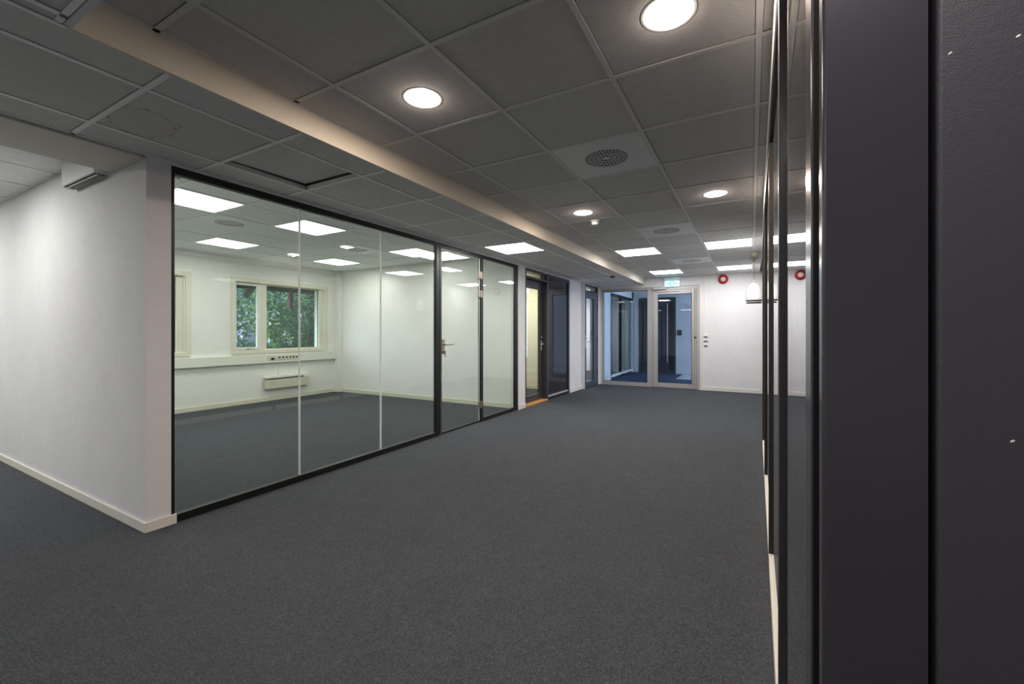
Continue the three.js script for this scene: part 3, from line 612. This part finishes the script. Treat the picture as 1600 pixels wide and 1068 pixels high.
{
  const h = thing('house', 'pale house with dark windows behind the garden trees', 'house', [-21.5, -0.4, -12.3]);
  part('wall', bx(-4, 0, -9, 0, 5.6, 8), S(0xa9aec8, 0.8), h); part('roof', (() => { const s = new THREE.Shape(V2([[-8.6, 5.6], [9.6, 5.6], [9.0, 5.85], [0.5, 8.2], [-8.0, 5.85]])); const g = new THREE.ExtrudeGeometry(s, { depth: 5, bevelEnabled: false }); g.rotateY(Math.PI / 2); g.translate(-4.5, 0, -0.5); return g; })(), S(0x5a4a48, 0.8), h);
  for (const [z, y] of [[-7, 0.95], [-5.4, 0.95], [-3.2, 0.95], [-1.1, 0.95], [0.25, 0.95], [2.0, 0.95], [4.2, 0.95], [-5.4, 3.5], [-2.2, 3.5], [0.6, 3.5], [3.4, 3.5]]) { const w = part('window', frameGeo(-0.42, 0, 0.42, 1.15, [[-0.36, 0.06, 0.36, 1.09]], 0.08).rotateY(Math.PI / 2), S(0xe8e8ee, 0.6), h, [0.0, y, z]); part('pane', bx(0.01, 0.06, -0.36, 0.03, 1.09, 0.36), S(0x46525c, 0.2), w); }
}
function leafMass(n, cx, cy, cz, rx_, ry, rz_, size, lo = -9) { n = Math.round(n * 1.9);
  const pos = new Float32Array(n * 9), nor = new Float32Array(n * 9), col = new Float32Array(n * 9); let k = 0;
  const a = new THREE.Vector3(), b = new THREE.Vector3(), c = new THREE.Vector3(), t = new THREE.Vector3();
  for (let i = 0; i < n; i++) {
    let x, y, z; do { x = rnd() * 2 - 1; y = rnd() * 2 - 1; z = rnd() * 2 - 1; } while (x * x + y * y + z * z > 1 || Math.sin(x * 7 + cz) * Math.sin(y * 9 + cx) * Math.sin(z * 8 + 1) > 0.45);
    t.set(cx + x * rx_, Math.max(lo, cy + y * ry), cz + z * rz_);
    a.set(rnd() - 0.5, rnd() - 0.5, rnd() - 0.5).normalize().multiplyScalar(size * (0.6 + rnd() * 0.8)); b.set(rnd() - 0.5, rnd() - 0.5, rnd() - 0.5).normalize().multiplyScalar(size * 0.5); c.crossVectors(a, b).normalize();
    const tone = 0.65 + 0.7 * rnd(), yel = rnd();
    [[a, 1], [b, 1], [b, -1]].forEach(([v, s]) => { pos.set([t.x + v.x * s, t.y + v.y * s, t.z + v.z * s], k); nor.set([c.x, c.y, c.z], k); col.set([tone * (0.75 + 0.5 * yel), tone, tone * (1.1 - 0.4 * yel)], k); k += 3; });
  }
  const g = new THREE.BufferGeometry(); g.setAttribute('position', new THREE.BufferAttribute(pos, 3)); g.setAttribute('normal', new THREE.BufferAttribute(nor, 3)); g.setAttribute('color', new THREE.BufferAttribute(col, 3)); return g;
}
const leafM = (c) => new THREE.MeshPhysicalMaterial({ color: c, roughness: 0.9, vertexColors: true, side: THREE.DoubleSide, transmission: 0.35, thickness: 0 });
function tree(label, x, z, h, r, n, c, size) {
  const t = thing('tree', label, 'tree', [x, -0.38, z], 0);
  part('trunk', tube([[0, 0, 0], [0.04, h * 0.3, 0.03], [-0.03, h * 0.6, -0.02], [0.02, h * 0.9, 0]], 0.07, 8), S(0x4d4338, 0.9), t);
  const f = part('foliage', leafMass(n, 0, h * 0.58, 0, r, h * 0.46, r, size), leafM(c), t); f.userData.kind = 'stuff'; return t;
}
tree('grey green leafy tree close outside the left casement', -12.6, -5.9, 4.6, 1.25, 4600, 0x4f6f58, 0.085);
tree('full green tree outside the middle of the large pane', -12.2, -8.75, 4.2, 1.35, 5600, 0x47694c, 0.085);
tree('bright yellow green tree further back, behind the post', -16.6, -11.2, 6.2, 2.3, 5200, 0x7d9a3c, 0.12);
tree('dark green tree at the right end of the large pane', -12.0, -11.6, 4.4, 1.35, 5200, 0x3c5c4c, 0.085);
tree('pale tree further back, showing through the left casement', -16.2, -6.6, 5.0, 1.8, 3400, 0x64806a, 0.11);
{
  const t = thing('hedge', 'low trimmed green hedge along the foot of the pale house', 'hedge', [-20.0, -0.38, -11]); const f = part('foliage', leafMass(9000, 0, 0.5, 0, 0.6, 0.62, 7, 0.1), leafM(0x3f6248), t); f.userData.kind = 'stuff';
}

// ---------------------------------------------------------------- shadows, render
scene.traverse((o) => { if (o.isMesh) { o.castShadow = true; o.receiveShadow = true; } if (o.isLight && o.shadow) o.castShadow = true; });
scene.updateMatrixWorld(true);
renderer.render(scene, camera);
